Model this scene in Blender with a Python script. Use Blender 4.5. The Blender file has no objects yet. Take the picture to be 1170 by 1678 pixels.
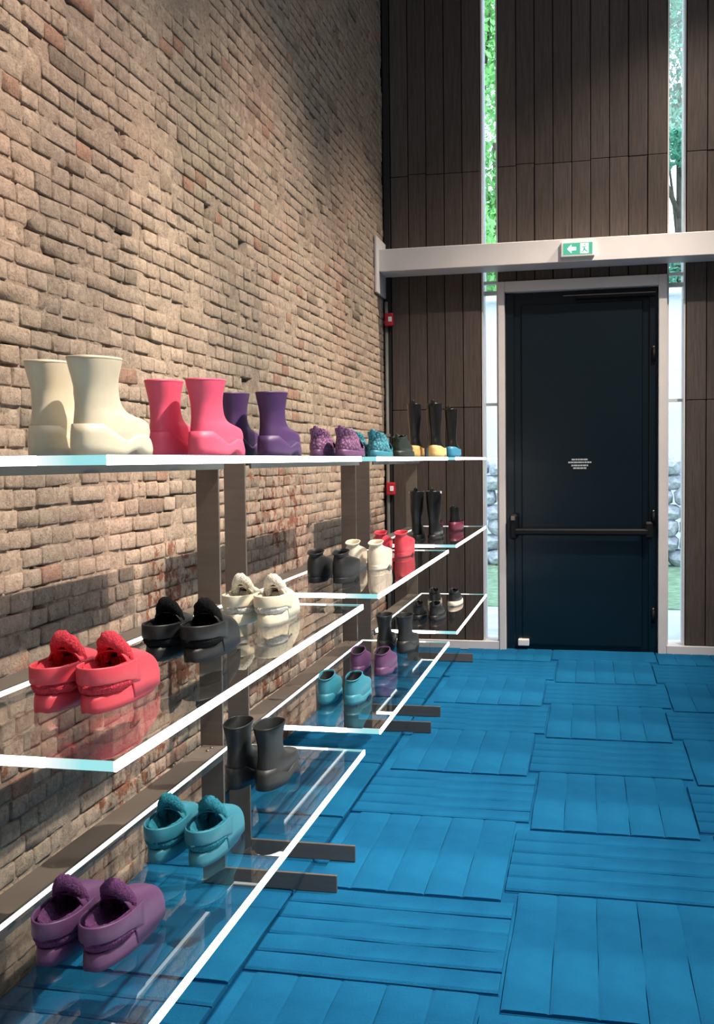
import bpy, bmesh, math, random
import numpy as np
from mathutils import Matrix, Vector
random.seed(7)
rng = np.random.default_rng(11)
C = bpy.context.scene.collection
SC = bpy.context.scene

# ------------------------------------------------------------ camera
F_PX, YAW, PITCH, ROLL, EYE = 1721.1, 0.22093, 0.04868, -0.01175, 1.5
fw = Vector((-math.sin(YAW)*math.cos(PITCH), math.cos(YAW)*math.cos(PITCH), -math.sin(PITCH)))
rt = Vector((math.cos(YAW), math.sin(YAW), 0)); up = rt.cross(fw)
RR = math.cos(ROLL)*rt + math.sin(ROLL)*up
UU = -math.sin(ROLL)*rt + math.cos(ROLL)*up
cd = bpy.data.cameras.new('camera'); cam = bpy.data.objects.new('camera', cd); C.objects.link(cam)
cam.matrix_world = Matrix(((RR.x, UU.x, -fw.x, 0), (RR.y, UU.y, -fw.y, 0), (RR.z, UU.z, -fw.z, EYE), (0, 0, 0, 1)))
cd.sensor_fit = 'VERTICAL'; cd.sensor_height = 36.0; cd.lens = F_PX*36.0/1678; cd.clip_start = 0.05; cd.clip_end = 200
SC.camera = cam

# ------------------------------------------------------------ sky, lights, exposure
world = bpy.data.worlds.new('world'); SC.world = world; world.use_nodes = True
bg = world.node_tree.nodes['Background']
bg.inputs['Color'].default_value = (0.80, 0.89, 1.0, 1); bg.inputs['Strength'].default_value = 3.6
SC.view_settings.view_transform = 'Standard'; SC.view_settings.look = 'None'
SC.view_settings.gamma = 1.0; SC.view_settings.exposure = 0.0; SC.view_settings.use_curve_mapping = False

def spot(name, loc, aim, power, ang, blend, col, rad):
    l = bpy.data.lights.new(name, 'SPOT'); l.energy = power; l.spot_size = math.radians(ang); l.spot_blend = blend
    l.color = col; l.shadow_soft_size = rad
    o = bpy.data.objects.new(name, l); C.objects.link(o); o.location = loc
    o.rotation_euler = (Vector(aim)-Vector(loc)).to_track_quat('-Z', 'Y').to_euler(); return o
def area(name, loc, aim, power, sx, sy, col):
    l = bpy.data.lights.new(name, 'AREA'); l.shape = 'RECTANGLE'; l.size = sx; l.size_y = sy; l.energy = power; l.color = col
    o = bpy.data.objects.new(name, l); C.objects.link(o); o.location = loc
    o.rotation_euler = (Vector(aim)-Vector(loc)).to_track_quat('-Z', 'Y').to_euler(); return o
WARM = (1.0, 0.835, 0.69)
for yy, pw in ((2.9, 2350), (5.3, 2000), (7.6, 1300)):                       # ceiling track aimed at the brick wall
    spot('track_light', (2.0, yy, 6.0), (-1.6, yy-0.2, 0.55), pw, 54, 1.0, WARM, 0.04)
spot('track_light', (1.9, 5.2, 6.0), (-0.75, 8.3, 0.6), 1450, 40, 0.9, WARM, 0.05)     # ceiling track aimed at the board wall and door
spot('added_floor_spot', (2.6, 7.4, 6.3), (-0.2, 4.6, 0.0), 330, 56, 0.9, (1.0, 0.94, 0.88), 0.10)  # added spots from the far end: brighten carpet, shade near sides of ribs
spot('added_floor_spot', (2.4, 5.4, 6.3), (-0.3, 2.7, 0.0), 330, 54, 0.9, (1.0, 0.94, 0.88), 0.10)
area('overhead_fill', (1.4, 2.6, 6.6), (1.4, 2.6, 0), 150, 3.0, 6.0, (0.93, 0.96, 1.0))  # added soft fill that lifts the shadows, not a known fixture

# ------------------------------------------------------------ material helpers
def new_mat(name):
    m = bpy.data.materials.new(name); m.use_nodes = True
    nt = m.node_tree; nt.nodes.clear()
    out = nt.nodes.new('ShaderNodeOutputMaterial'); b = nt.nodes.new('ShaderNodeBsdfPrincipled')
    nt.links.new(b.outputs[0], out.inputs[0]); return m, nt, b, out
def tex_noise(nt, scale, detail=3.0, rough=0.55, coord='Object', vscale=None):
    tc = nt.nodes.new('ShaderNodeTexCoord'); n = nt.nodes.new('ShaderNodeTexNoise')
    n.inputs['Scale'].default_value = scale; n.inputs['Detail'].default_value = detail; n.inputs['Roughness'].default_value = rough
    src = tc.outputs[coord]
    if vscale:
        mp = nt.nodes.new('ShaderNodeMapping'); mp.inputs['Scale'].default_value = vscale
        nt.links.new(src, mp.inputs[0]); src = mp.outputs[0]
    nt.links.new(src, n.inputs['Vector']); return n
def add_bump(nt, b, src, strength, dist):
    bp = nt.nodes.new('ShaderNodeBump'); bp.inputs['Strength'].default_value = strength; bp.inputs['Distance'].default_value = dist
    nt.links.new(src, bp.inputs['Height']); nt.links.new(bp.outputs[0], b.inputs['Normal']); return bp
def mat(name, col, rough=0.5, metal=0.0, var=0.12, nscale=12, bump=0.0, bscale=60, bdist=0.002, spec=0.5, coat=0.0, vscale=None):
    m, nt, b, out = new_mat(name)
    n = tex_noise(nt, nscale, vscale=vscale); r = nt.nodes.new('ShaderNodeValToRGB')
    e = r.color_ramp.elements
    e[0].position = 0.3; e[1].position = 0.7
    e[0].color = tuple(c*(1-var) for c in col)+(1,); e[1].color = tuple(min(1, c*(1+var)) for c in col)+(1,)
    nt.links.new(n.outputs['Fac'], r.inputs[0]); nt.links.new(r.outputs[0], b.inputs['Base Color'])
    b.inputs['Roughness'].default_value = rough; b.inputs['Metallic'].default_value = metal
    b.inputs['Specular IOR Level'].default_value = spec; b.inputs['Coat Weight'].default_value = coat
    if bump: add_bump(nt, b, tex_noise(nt, bscale, 4.0).outputs['Fac'], bump, bdist)
    return m
def emit(name, col, s):
    m = bpy.data.materials.new(name); m.use_nodes = True; nt = m.node_tree; nt.nodes.clear()
    out = nt.nodes.new('ShaderNodeOutputMaterial'); e = nt.nodes.new('ShaderNodeEmission')
    e.inputs[0].default_value = col+(1,); e.inputs[1].default_value = s; nt.links.new(e.outputs[0], out.inputs[0]); return m
def glass(name, tint, f0=0.045, gcol=(1, 1, 1)):
    m = bpy.data.materials.new(name); m.use_nodes = True; nt = m.node_tree; nt.nodes.clear()
    out = nt.nodes.new('ShaderNodeOutputMaterial'); mix = nt.nodes.new('ShaderNodeMixShader')
    tr = nt.nodes.new('ShaderNodeBsdfTransparent'); tr.inputs[0].default_value = tint+(1,)
    gl = nt.nodes.new('ShaderNodeBsdfGlossy'); gl.inputs['Roughness'].default_value = 0.0; gl.inputs[0].default_value = gcol+(1,)
    lw = nt.nodes.new('ShaderNodeLayerWeight'); lw.inputs[0].default_value = 0.5
    pw = nt.nodes.new('ShaderNodeMath'); pw.operation = 'POWER'; pw.inputs[1].default_value = 5.0
    ma = nt.nodes.new('ShaderNodeMath'); ma.operation = 'MULTIPLY_ADD'; ma.inputs[1].default_value = 1-f0; ma.inputs[2].default_value = f0
    nt.links.new(lw.outputs['Facing'], pw.inputs[0]); nt.links.new(pw.outputs[0], ma.inputs[0]); nt.links.new(ma.outputs[0], mix.inputs[0])
    nt.links.new(tr.outputs[0], mix.inputs[1]); nt.links.new(gl.outputs[0], mix.inputs[2]); nt.links.new(mix.outputs[0], out.inputs[0])
    return m

M = {}
def brick_mat():
    m, nt, b, out = new_mat('limewashed_brick')
    ge = nt.nodes.new('ShaderNodeNewGeometry'); at = nt.nodes.new('ShaderNodeAttribute'); at.attribute_name = 'tint'
    def noise(sc, det, ro):
        n = nt.nodes.new('ShaderNodeTexNoise'); n.inputs['Scale'].default_value = sc; n.inputs['Detail'].default_value = det; n.inputs['Roughness'].default_value = ro
        nt.links.new(ge.outputs['Position'], n.inputs['Vector']); return n
    def ramp(src, p0, c0, p1, c1):
        r = nt.nodes.new('ShaderNodeValToRGB'); e = r.color_ramp.elements; e[0].position = p0; e[0].color = c0+(1,); e[1].position = p1; e[1].color = c1+(1,)
        nt.links.new(src, r.inputs[0]); return r
    def mix(kind, fac, a, c):
        x = nt.nodes.new('ShaderNodeMix'); x.data_type = 'RGBA'; x.blend_type = kind
        if isinstance(fac, float): x.inputs[0].default_value = fac
        else: nt.links.new(fac, x.inputs[0])
        nt.links.new(a, x.inputs[6])
        if isinstance(c, tuple): x.inputs[7].default_value = c+(1,)
        else: nt.links.new(c, x.inputs[7])
        return x.outputs[2]
    # lime wash flaking off: bare red brick shows where the wash is thin (alpha of the tint says how worn the wall is there)
    fl = noise(13, 7, 0.72); th = nt.nodes.new('ShaderNodeMath'); th.operation = 'SUBTRACT'
    mr = nt.nodes.new('ShaderNodeMapRange'); mr.inputs[1].default_value = 0.0; mr.inputs[2].default_value = 0.06
    nt.links.new(fl.outputs['Fac'], th.inputs[0]); nt.links.new(at.outputs['Alpha'], th.inputs[1]); nt.links.new(th.outputs[0], mr.inputs[0])
    c = mix('MIX', mr.outputs[0], at.outputs['Color'], (0.36, 0.165, 0.11))
    c = mix('MULTIPLY', 1.0, c, ramp(noise(30, 8, 0.75).outputs['Fac'], 0.30, (0.66, 0.62, 0.60), 0.62, (1.12, 1.10, 1.07)).outputs[0])
    c = mix('MULTIPLY', 1.0, c, ramp(noise(95, 4, 0.7).outputs['Fac'], 0.30, (0.55, 0.52, 0.50), 0.45, (1.0, 1.0, 1.0)).outputs[0])
    nt.links.new(c, b.inputs['Base Color'])
    b.inputs['Roughness'].default_value = 0.95; b.inputs['Specular IOR Level'].default_value = 0.1
    add_bump(nt, b, noise(48, 9, 0.78).outputs['Fac'], 1.0, 0.016); return m
M['brick'] = brick_mat()
def carpet_mat():
    m, nt, b, out = new_mat('blue_carpet')
    n = tex_noise(nt, 2.2, 4, 0.6, 'Object'); n2 = tex_noise(nt, 160, 5, 0.75)
    r = nt.nodes.new('ShaderNodeValToRGB'); r.color_ramp.elements[0].position = 0.35; r.color_ramp.elements[1].position = 0.65
    r.color_ramp.elements[0].color = (0.005, 0.092, 0.222, 1); r.color_ramp.elements[1].color = (0.010, 0.148, 0.322, 1)
    nt.links.new(n.outputs['Fac'], r.inputs[0]); nt.links.new(r.outputs[0], b.inputs['Base Color'])
    b.inputs['Roughness'].default_value = 1.0; b.inputs['Specular IOR Level'].default_value = 0.05
    b.inputs['Sheen Weight'].default_value = 0.12; b.inputs['Sheen Roughness'].default_value = 0.5; b.inputs['Sheen Tint'].default_value = (0.1, 0.5, 0.85, 1)
    add_bump(nt, b, n2.outputs['Fac'], 0.7, 0.006); return m
M['carpet'] = carpet_mat()
def wood_mat():
    m, nt, b, out = new_mat('dark_timber_board')
    oi = nt.nodes.new('ShaderNodeObjectInfo')
    n = tex_noise(nt, 9, 6, 0.65, 'Object', (9, 9, 0.5))
    r = nt.nodes.new('ShaderNodeValToRGB'); r.color_ramp.elements[0].position = 0.28; r.color_ramp.elements[1].position = 0.72
    r.color_ramp.elements[0].color = (0.047, 0.037, 0.032, 1); r.color_ramp.elements[1].color = (0.094, 0.074, 0.064, 1)
    nt.links.new(n.outputs['Fac'], r.inputs[0])
    hv = nt.nodes.new('ShaderNodeHueSaturation'); mr = nt.nodes.new('ShaderNodeMapRange')
    mr.inputs[3].default_value = 0.82; mr.inputs[4].default_value = 1.15
    nt.links.new(oi.outputs['Random'], mr.inputs[0]); nt.links.new(mr.outputs[0], hv.inputs['Value']); nt.links.new(r.outputs[0], hv.inputs['Color'])
    nt.links.new(hv.outputs[0], b.inputs['Base Color']); b.inputs['Roughness'].default_value = 0.62; b.inputs['Specular IOR Level'].default_value = 0.3
    add_bump(nt, b, n.outputs['Fac'], 0.3, 0.003); return m
M['wood'] = wood_mat()
M['dark_back'] = mat('dark_backing', (0.012, 0.011, 0.011), 0.8)
M['white_paint'] = mat('white_steel_paint', (0.66, 0.64, 0.63), 0.5, var=0.04, nscale=5, bump=0.05)
M['plaster'] = mat('grey_plaster', (0.42, 0.41, 0.40), 0.9, var=0.08, nscale=2)
M['ceiling'] = mat('ceiling_paint', (0.16, 0.16, 0.165), 0.9, var=0.08, nscale=2)
M['door'] = mat('navy_door_paint', (0.0025, 0.0085, 0.0140), 0.26, var=0.10, nscale=3, spec=0.5, bump=0.05, bscale=4, bdist=0.004)
M['door_dark'] = mat('black_door_fitting', (0.003, 0.004, 0.006), 0.55, var=0.1, spec=0.25)
M['brass'] = mat('worn_steel_fitting', (0.30, 0.26, 0.22), 0.35, metal=0.9)
M['dark_steel'] = mat('dark_channel_steel', (0.05, 0.055, 0.055), 0.5, metal=0.2)
M['steel'] = mat('bronze_grey_steel', (0.165, 0.142, 0.126), 0.42, metal=0.3, var=0.08, nscale=6, vscale=(1, 1, 8))
M['glass'] = glass('shelf_glass', (0.95, 0.975, 0.967), 0.085)
M['glass_under'] = glass('shelf_glass_underside', (0.95, 0.975, 0.967), 0.0); [n for n in M['glass_under'].node_tree.nodes if n.type == 'MATH' and n.operation == 'MULTIPLY_ADD'][0].inputs[1].default_value = 0.0
M['window_glass'] = glass('window_glass', (0.90, 0.95, 0.99), 0.05)
M['led'] = emit('led_white', (0.95, 1.0, 0.985), 9.0)
M['led_back'] = emit('led_soft_white', (0.95, 1.0, 0.96), 2.6)
def edge_glow():
    m = emit('glass_edge_glow', (1, 1, 1), 1.0); nt = m.node_tree; e = [n for n in nt.nodes if n.type == 'EMISSION'][0]
    tc = nt.nodes.new('ShaderNodeTexCoord'); sx = nt.nodes.new('ShaderNodeSeparateXYZ'); r = nt.nodes.new('ShaderNodeValToRGB')
    r.color_ramp.elements[0].color = (1, 1, 1, 1); r.color_ramp.elements[1].color = (0.36, 0.82, 0.84, 1); r.color_ramp.elements[1].position = 0.55
    nt.links.new(tc.outputs['Generated'], sx.inputs[0]); nt.links.new(sx.outputs[0], r.inputs[0]); nt.links.new(r.outputs[0], e.inputs[0]); return m
M['edge_cyan'] = edge_glow()
M['red'] = mat('alarm_red', (0.42, 0.012, 0.03), 0.4)
M['white_plastic'] = mat('white_plastic', (0.75, 0.76, 0.75), 0.45, var=0.03)
M['sign_green'] = emit('sign_green_lit', (0.14, 0.66, 0.42), 0.9)
M['sign_white'] = emit('sign_white_lit', (0.85, 1.0, 0.93), 1.9)
M['print_white'] = mat('white_print', (0.42, 0.45, 0.47), 0.6, var=0.02)
M['pipe'] = mat('grey_pipe_paint', (0.22, 0.21, 0.20), 0.5)

# ------------------------------------------------------------ mesh helpers
def obj(name, me, m, parent=None, smooth=False):
    o = bpy.data.objects.new(name, me); C.objects.link(o)
    if m is not None and len(me.materials) == 0: me.materials.append(m)
    if parent is not None: o.parent = parent
    if smooth and len(me.polygons): me.polygons.foreach_set('use_smooth', [True]*len(me.polygons))
    return o
def tag(o, label, cat, group=None, kind=None):
    o['label'] = label
    if cat: o['category'] = cat
    if group: o['group'] = group
    if kind: o['kind'] = kind
    return o
def empty(name, loc=(0, 0, 0)):
    o = bpy.data.objects.new(name, None); C.objects.link(o); o.location = loc; o.empty_display_size = 0.1; return o
def add_box(bm, x0, x1, y0, y1, z0, z1, bev=0.0, seg=1):
    vs = [bm.verts.new((x, y, z)) for x in (x0, x1) for y in (y0, y1) for z in (z0, z1)]
    fs = [bm.faces.new([vs[i] for i in f]) for f in ((0, 1, 3, 2), (4, 6, 7, 5), (0, 4, 5, 1), (2, 3, 7, 6), (0, 2, 6, 4), (1, 5, 7, 3))]
    if bev > 0:
        es = list({e for f in fs for e in f.edges})
        bmesh.ops.bevel(bm, geom=es, offset=bev, segments=seg, affect='EDGES', profile=0.6)
def to_mesh(bm, name):
    bmesh.ops.recalc_face_normals(bm, faces=bm.faces)
    me = bpy.data.meshes.new(name); bm.to_mesh(me); bm.free(); return me
def box(name, x0, x1, y0, y1, z0, z1, m, parent=None, bev=0.0, seg=1):
    bm = bmesh.new(); add_box(bm, x0, x1, y0, y1, z0, z1, bev, seg); return obj(name, to_mesh(bm, name), m, parent)
def boxes(name, lst, m, parent=None, bev=0.0):
    bm = bmesh.new()
    for b in lst: add_box(bm, *b, bev)
    return obj(name, to_mesh(bm, name), m, parent)
def add_tube(bm, pts, rad, n=10, caps=True):
    rings = []
    for i, p in enumerate(pts):
        p = Vector(p); a = Vector(pts[max(i-1, 0)]); b = Vector(pts[min(i+1, len(pts)-1)]); t = (b-a).normalized()
        ref = Vector((0, 0, 1)) if abs(t.z) < 0.9 else Vector((1, 0, 0))
        u = t.cross(ref).normalized(); v = t.cross(u)
        r = rad[i] if isinstance(rad, (list, tuple)) else rad
        rings.append([bm.verts.new(p+u*(r*math.cos(2*math.pi*k/n))+v*(r*math.sin(2*math.pi*k/n))) for k in range(n)])
    for A, B in zip(rings, rings[1:]):
        for k in range(n): bm.faces.new((A[k], A[(k+1) % n], B[(k+1) % n], B[k]))
    if caps: bm.faces.new(rings[0][::-1]); bm.faces.new(rings[-1])
def tube(name, pts, rad, m, parent=None, n=10):
    bm = bmesh.new(); add_tube(bm, pts, rad, n); return obj(name, to_mesh(bm, name), m, parent, True)

# value noise for geometry (python side)
_lat = rng.random((64, 64))
def vnoise(x, y):
    x = np.asarray(x, float); y = np.asarray(y, float)
    xi = np.floor(x).astype(int); yi = np.floor(y).astype(int); fx = x-xi; fy = y-yi
    fx = fx*fx*(3-2*fx); fy = fy*fy*(3-2*fy); g = lambda a, b: _lat[a % 64, b % 64]
    return (g(xi, yi)*(1-fx)+g(xi+1, yi)*fx)*(1-fy)+(g(xi, yi+1)*(1-fx)+g(xi+1, yi+1)*fx)*fy
def fbm(x, y): return (vnoise(x, y)+.5*vnoise(2*x+7, 2*y+3)+.25*vnoise(4*x+1, 4*y+9))/1.75

# ------------------------------------------------------------ room shell
XW, W, XR, YB, ZC = -1.632, 8.329, 4.6, -3.5, 6.9
def struct(o, label, cat): return tag(o, label, cat, kind='structure')

# --- floor with carpet tiles
floor = box('floor', XW-0.3, XR, YB, W+0.25, -0.20, -0.016, M['carpet'])
struct(floor, 'bright blue carpet floor with relief basket weave pattern', 'floor')
def strip_mesh(L, wd, h, along):
    sh = 0.50 if along == 'x' else 0.72
    # a soft-shouldered carpet rib lying along x or y, wobbling slightly
    prof = [(-wd/2, 0), (-wd/2, h*sh), (-wd/2+0.009, h*0.94), (0, h), (wd/2-0.009, h*0.94), (wd/2, h*sh), (wd/2, 0)]
    bm = bmesh.new(); n = 5; rings = []
    for i in range(n+1):
        s = -L/2+L*i/n; dz = random.uniform(-0.0020, 0.0010); dw = random.uniform(-0.0030, 0.0030)
        rings.append([bm.verts.new((s, q+dw, z+(dz if z > 0 else 0)) if along == 'x' else (q+dw, s, z+(dz if z > 0 else 0))) for q, z in prof])
    for A, B in zip(rings, rings[1:]):
        for k in range(len(prof)-1): bm.faces.new((A[k], A[k+1], B[k+1], B[k]))
    bm.faces.new(rings[0]); bm.faces.new(rings[-1][::-1])
    return to_mesh(bm, 'carpet_rib')
ribcache = {}
def carpet_tile(x0, x1, y0, y1, along):
    h = 0.0125 + random.uniform(-0.001, 0.001)
    t = box('carpet_tile', x0, x1, y0, y1, -0.018, -0.0125, M['carpet'], floor, 0.002)
    n = 5
    for i in range(n):
        if along == 'x': L, wd = x1-x0, (y1-y0)/n
        else: L, wd = y1-y0, (x1-x0)/n
        key = (round(L, 3), round(wd, 4), along, i % 3)
        if key not in ribcache: ribcache[key] = strip_mesh(L-0.006, wd-(0.0065 if along == 'x' else 0.0010), 0.0122 if along == 'x' else 0.0112, along)
        o = obj('carpet_rib', ribcache[key], M['carpet'], t)
        o.location = ((x0+x1)/2, y0+wd*(i+.5), -0.0126) if along == 'x' else (x0+wd*(i+.5), (y0+y1)/2, -0.0126)
for k in range(-1, 4):
    xc0 = -1.0+0.72*k; base = 3.62-1.44*3 if k % 2 else 2.90-1.44*2
    for j in range(0, 7):
        y = base+1.44*j
        for (ya, yb, al) in ((y+0.008, y+0.622, 'x'), (y+0.634, y+1.432, 'y')):
            if yb > W+0.0: yb = W+0.02
            if yb-ya < 0.12 or yb < 0.6: continue
            if al == 'x': xa, xb = xc0-0.022, xc0+0.742
            else: xa, xb = xc0+0.03, xc0+0.69
            if k == -1: xa = XW+0.004; xb = min(xb, -1.028 if al == 'x' else -1.03)
            if k == 0 and al == 'x': xa = -1.02
            carpet_tile(xa, xb, ya, yb, al)

# --- ceiling and unseen walls that close the room
struct(box('ceiling', XW-0.3, XR+0.2, YB-0.2, W+0.25, ZC, ZC+0.2, M['ceiling']), 'dark painted ceiling high above the shelves', 'ceiling')
struct(box('wall_right', XR, XR+0.2, YB-0.2, W+0.25, -0.2, ZC, M['plaster']), 'grey plaster wall across the aisle from the shelves', 'wall')
struct(box('wall_back', XW-0.3, XR, YB-0.2, YB, -0.2, ZC, M['plaster']), 'grey plaster wall behind the viewer', 'wall')

# --- brick wall
def wall_x(y, z): return 0.012*(fbm(y*0.9, z*0.9+5)-0.5)
def tint_field(y, z):
    y = np.atleast_1d(np.asarray(y, float)); z = np.atleast_1d(np.asarray(z, float))
    a = fbm(y*0.55+20, z*0.5+2); b = fbm(y*1.6+3, z*1.1+8); st = fbm(y*2.6+11, z*0.45+31)
    col = np.tile(np.array([0.60, 0.495, 0.395]), (len(y), 1))
    def mixin(col, c, g): g = g[:, None]; return col*(1-g)+np.array(c)*g
    col = mixin(col, (0.415, 0.375, 0.320), np.clip((a-0.50)*4.5, 0, 1)*0.75)
    col = mixin(col, (0.64, 0.455, 0.365), np.clip((b-0.52)*5, 0, 1)*0.7)
    col = mixin(col, (0.52, 0.455, 0.345), np.clip((0.40-b)*5, 0, 1)*0.6)
    col = mixin(col, (0.33, 0.295, 0.25), np.clip((st-0.60)*7, 0, 1)*0.65)                    # grey run-off streaks
    col = mixin(col, (0.30, 0.262, 0.225), np.clip((z-2.4)/2.2, 0, 1)*0.55)                   # darker, greyer bricks up high
    col = mixin(col, (0.68, 0.505, 0.415), np.clip((1.6-z)/1.2, 0, 1)*0.5)
    return col
def tint_at(y, z, r):
    col = tint_field(y, z)[0]; c = float(fbm(y*3+1, z*3+3))
    lo = 0.015+0.10*max(0, min(1, (1.7-z)/1.2))+0.10*(c > 0.68)
    if r < lo: col = col*0.45+np.array([0.42, 0.20, 0.14])*0.55
    elif r > 0.965: col = col*0.68
    return col*(0.92+0.16*random.random())
def worn(y, z):      # threshold above which the wash has flaked off
    y = np.atleast_1d(np.asarray(y, float)); z = np.atleast_1d(np.asarray(z, float))
    return 0.75-0.13*np.clip((1.9-z)/1.0, 0, 1)-0.16*np.clip((fbm(y*1.3+40, z*1.5+12)-0.52)*5, 0, 1)
# mortar bed
yr = np.arange(YB, W+0.2, 0.026); zr = np.arange(-0.05, ZC+0.03, 0.024)
YY, ZZ = np.meshgrid(yr, zr, indexing='ij')
dep = 0.0010+0.006*np.clip((fbm(YY*4, ZZ*5)-0.42)*4, 0, 1.4)+0.024*np.clip((fbm(YY*8+5, ZZ*11)-0.60)*9, 0, 1)
wx = 0.012*(fbm(YY*0.9, ZZ*0.9+5)-0.5)
vs = np.stack([XW+wx-dep+rng.normal(0, 0.0012, dep.shape), YY, ZZ], -1).reshape(-1, 3)
ny, nz = YY.shape; idx = np.arange(ny*nz).reshape(ny, nz)
fc = np.stack([idx[:-1, :-1], idx[1:, :-1], idx[1:, 1:], idx[:-1, 1:]], -1).reshape(-1, 4)
me = bpy.data.meshes.new('mortar'); me.from_pydata(vs.tolist(), [], fc.tolist())
ca = me.color_attributes.new('tint', 'FLOAT_COLOR', 'POINT')
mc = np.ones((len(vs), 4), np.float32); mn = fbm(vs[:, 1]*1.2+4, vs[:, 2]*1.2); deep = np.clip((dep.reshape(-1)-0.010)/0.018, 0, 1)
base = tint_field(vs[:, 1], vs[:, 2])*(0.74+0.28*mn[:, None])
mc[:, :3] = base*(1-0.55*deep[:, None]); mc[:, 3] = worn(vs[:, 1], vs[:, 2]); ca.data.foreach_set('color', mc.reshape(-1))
wall_left = obj('wall_left', me, M['brick'], None, True); struct(wall_left, 'tall weathered limewashed brick wall behind the glass shelves', 'wall')
# bricks
def brick_geo(yc, zc, bw, bh, out):
    n = 3; vs = []
    e0 = 0.006/bw; ts = (0.0, e0, 1-e0, 1.0); us = (0.0, 0.10, 0.90, 1.0)
    rot = random.gauss(0, 0.012)
    for i in range(4):
        for j in range(4):
            edge = (i in (0, 3)) + (j in (0, 3))
            x = out-(0.0016 if edge == 1 else 0.0050 if edge == 2 else 0)+random.gauss(0, 0.0009)
            py = (ts[i]-.5)*bw*(0.95 if edge == 2 else 1)+random.gauss(0, 0.0018); pz = (us[j]-.5)*bh*(0.92 if edge == 2 else 1)+random.gauss(0, 0.0016)
            vs.append((x, py-rot*pz, pz+rot*py))
    fs = []
    for i in range(3):
        for j in range(3): fs.append((i*4+j, (i+1)*4+j, (i+1)*4+j+1, i*4+j+1))
    ring = [0, 4, 8, 12, 13, 14, 15, 11, 7, 3, 2, 1]
    b0 = len(vs)
    for k in ring: v = vs[k]; vs.append((-0.035, v[1]*1.0, v[2]*1.0))
    for a in range(12): b = (a+1) % 12; fs.append((ring[b], ring[a], b0+a, b0+b))
    return vs, fs
bricks = []
CH = 0.0595; nc = int(ZC/CH)
for r in range(nc):
    zc = CH*(r+.5); y = 0.0-random.random()*0.1+(0.06 if r % 2 else 0)
    while y < W-0.03:
        bw = 0.232 if random.random() < (0.06 if r % 7 else 0.35) else 0.114+random.uniform(-0.016, 0.016)
        if y+bw > W: bw = W-y
        if bw < 0.03: break
        yc = y+bw/2; zz = zc+0.006*(fbm(yc*0.7+9, zc*2)-0.5)*2+random.gauss(0, 0.0012)
        out = float(wall_x(yc, zz))+random.gauss(0.0006, 0.0016)
        q = random.random()
        if q < 0.012: out -= 0.022
        elif q < 0.06: out -= 0.007
        bricks.append((yc, zz, bw-random.uniform(0.004, 0.010), CH-random.uniform(0.004, 0.009), out))
        y += bw+0.001
def px_of(x, y, z):
    v = Vector((x, y, z-EYE)); d = v.dot(fw)
    if d < 0.2: return None
    return 585+F_PX*v.dot(RR)/d, 839-F_PX*v.dot(UU)/d, d
cand = []
for i, b in enumerate(bricks):
    p = px_of(XW, b[0], b[1])
    if p and -10 < p[0] < 1175 and -10 < p[1] < 1688:
        # size on the picture: width shrinks with the wall's slant
        cand.append((b[2]*b[3]/p[2]**3, i))
cand.sort(reverse=True); near = {i for _, i in cand[:300]}
def tinted(me, cols):
    ca = me.color_attributes.new('tint', 'FLOAT_COLOR', 'POINT'); ca.data.foreach_set('color', np.asarray(cols, np.float32).reshape(-1))
fv, ff, fcol = [], [], []
for i, b in enumerate(bricks):
    vs, fs = brick_geo(*b); col = tint_at(b[0], b[1], random.random())
    c4 = (col[0], col[1], col[2], float(worn(b[0], b[1])[0]))
    if i in near:
        me = bpy.data.meshes.new('brick'); me.from_pydata(vs, [], fs); tinted(me, [c4]*len(vs))
        o = obj('brick', me, M['brick'], wall_left, True); o.location = (XW, b[0], b[1])
    else:
        n0 = len(fv); fv += [(XW+v[0], b[0]+v[1], b[1]+v[2]) for v in vs]; ff += [tuple(n0+k for k in f) for f in fs]; fcol += [c4]*len(vs)
me = bpy.data.meshes.new('brick_field'); me.from_pydata(fv, [], ff); tinted(me, fcol)
o = obj('brick_field', me, M['brick'], wall_left, True); o['kind'] = 'stuff'; o['label'] = 'smaller distant bricks of the limewashed wall'
struct(box('wall_left_core', XW-0.3, XW-0.055, YB, W+0.25, -0.2, ZC, M['dark_back']), 'solid dark core of the brick wall', 'wall')

# --- end wall: backing, boards, strip windows, door
S1, S2 = (-0.849, -0.721), (0.552, 0.684)          # window strips
DO = (-0.721, 0.552, 2.878)                        # outer door frame
D0 = W+0.035
wall_end = boxes('wall_end', [(XW-0.06, S1[0], D0, W+0.25, -0.2, ZC), (S1[1], S2[0], D0, W+0.25, DO[2], ZC), (S2[1], XR, D0, W+0.25, -0.2, ZC)], M['dark_back'])
struct(wall_end, 'dark vertical timber board wall around the exit door', 'wall')
def plank(x0, x1, z0, z1):
    t = random.uniform(-0.003, 0.003)
    box('plank', x0+0.0028, x1-0.0028, W-0.004+t, D0+0.004, z0+0.002, z1-0.002, M['wood'], wall_end, 0.003)
def plank_run(xa, xb, zs, n):
    w = (xb-xa)/n
    for i in range(n):
        js = [zs[0]]+[z+random.choice((0, 0, 0.012)) for z in zs[1:-1]]+[zs[-1]]
        for a, b in zip(js, js[1:]): plank(xa+w*i, xa+w*(i+1), a, b)
plank_run(-1.568, S1[0]-0.004, (0.062, 1.90, 3.745, 5.6, ZC), 5)
plank_run(S1[1]+0.004, S2[0]-0.004, (DO[2]+0.004, 3.765, 5.6, ZC), 9)
plank_run(S2[1]+0.004, 1.72, (0.062, 1.93, 3.78, 5.6, ZC), 7)
plank_run(1.72, XR, (0.062, 1.93, 3.78, 5.6, ZC), 19)
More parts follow.
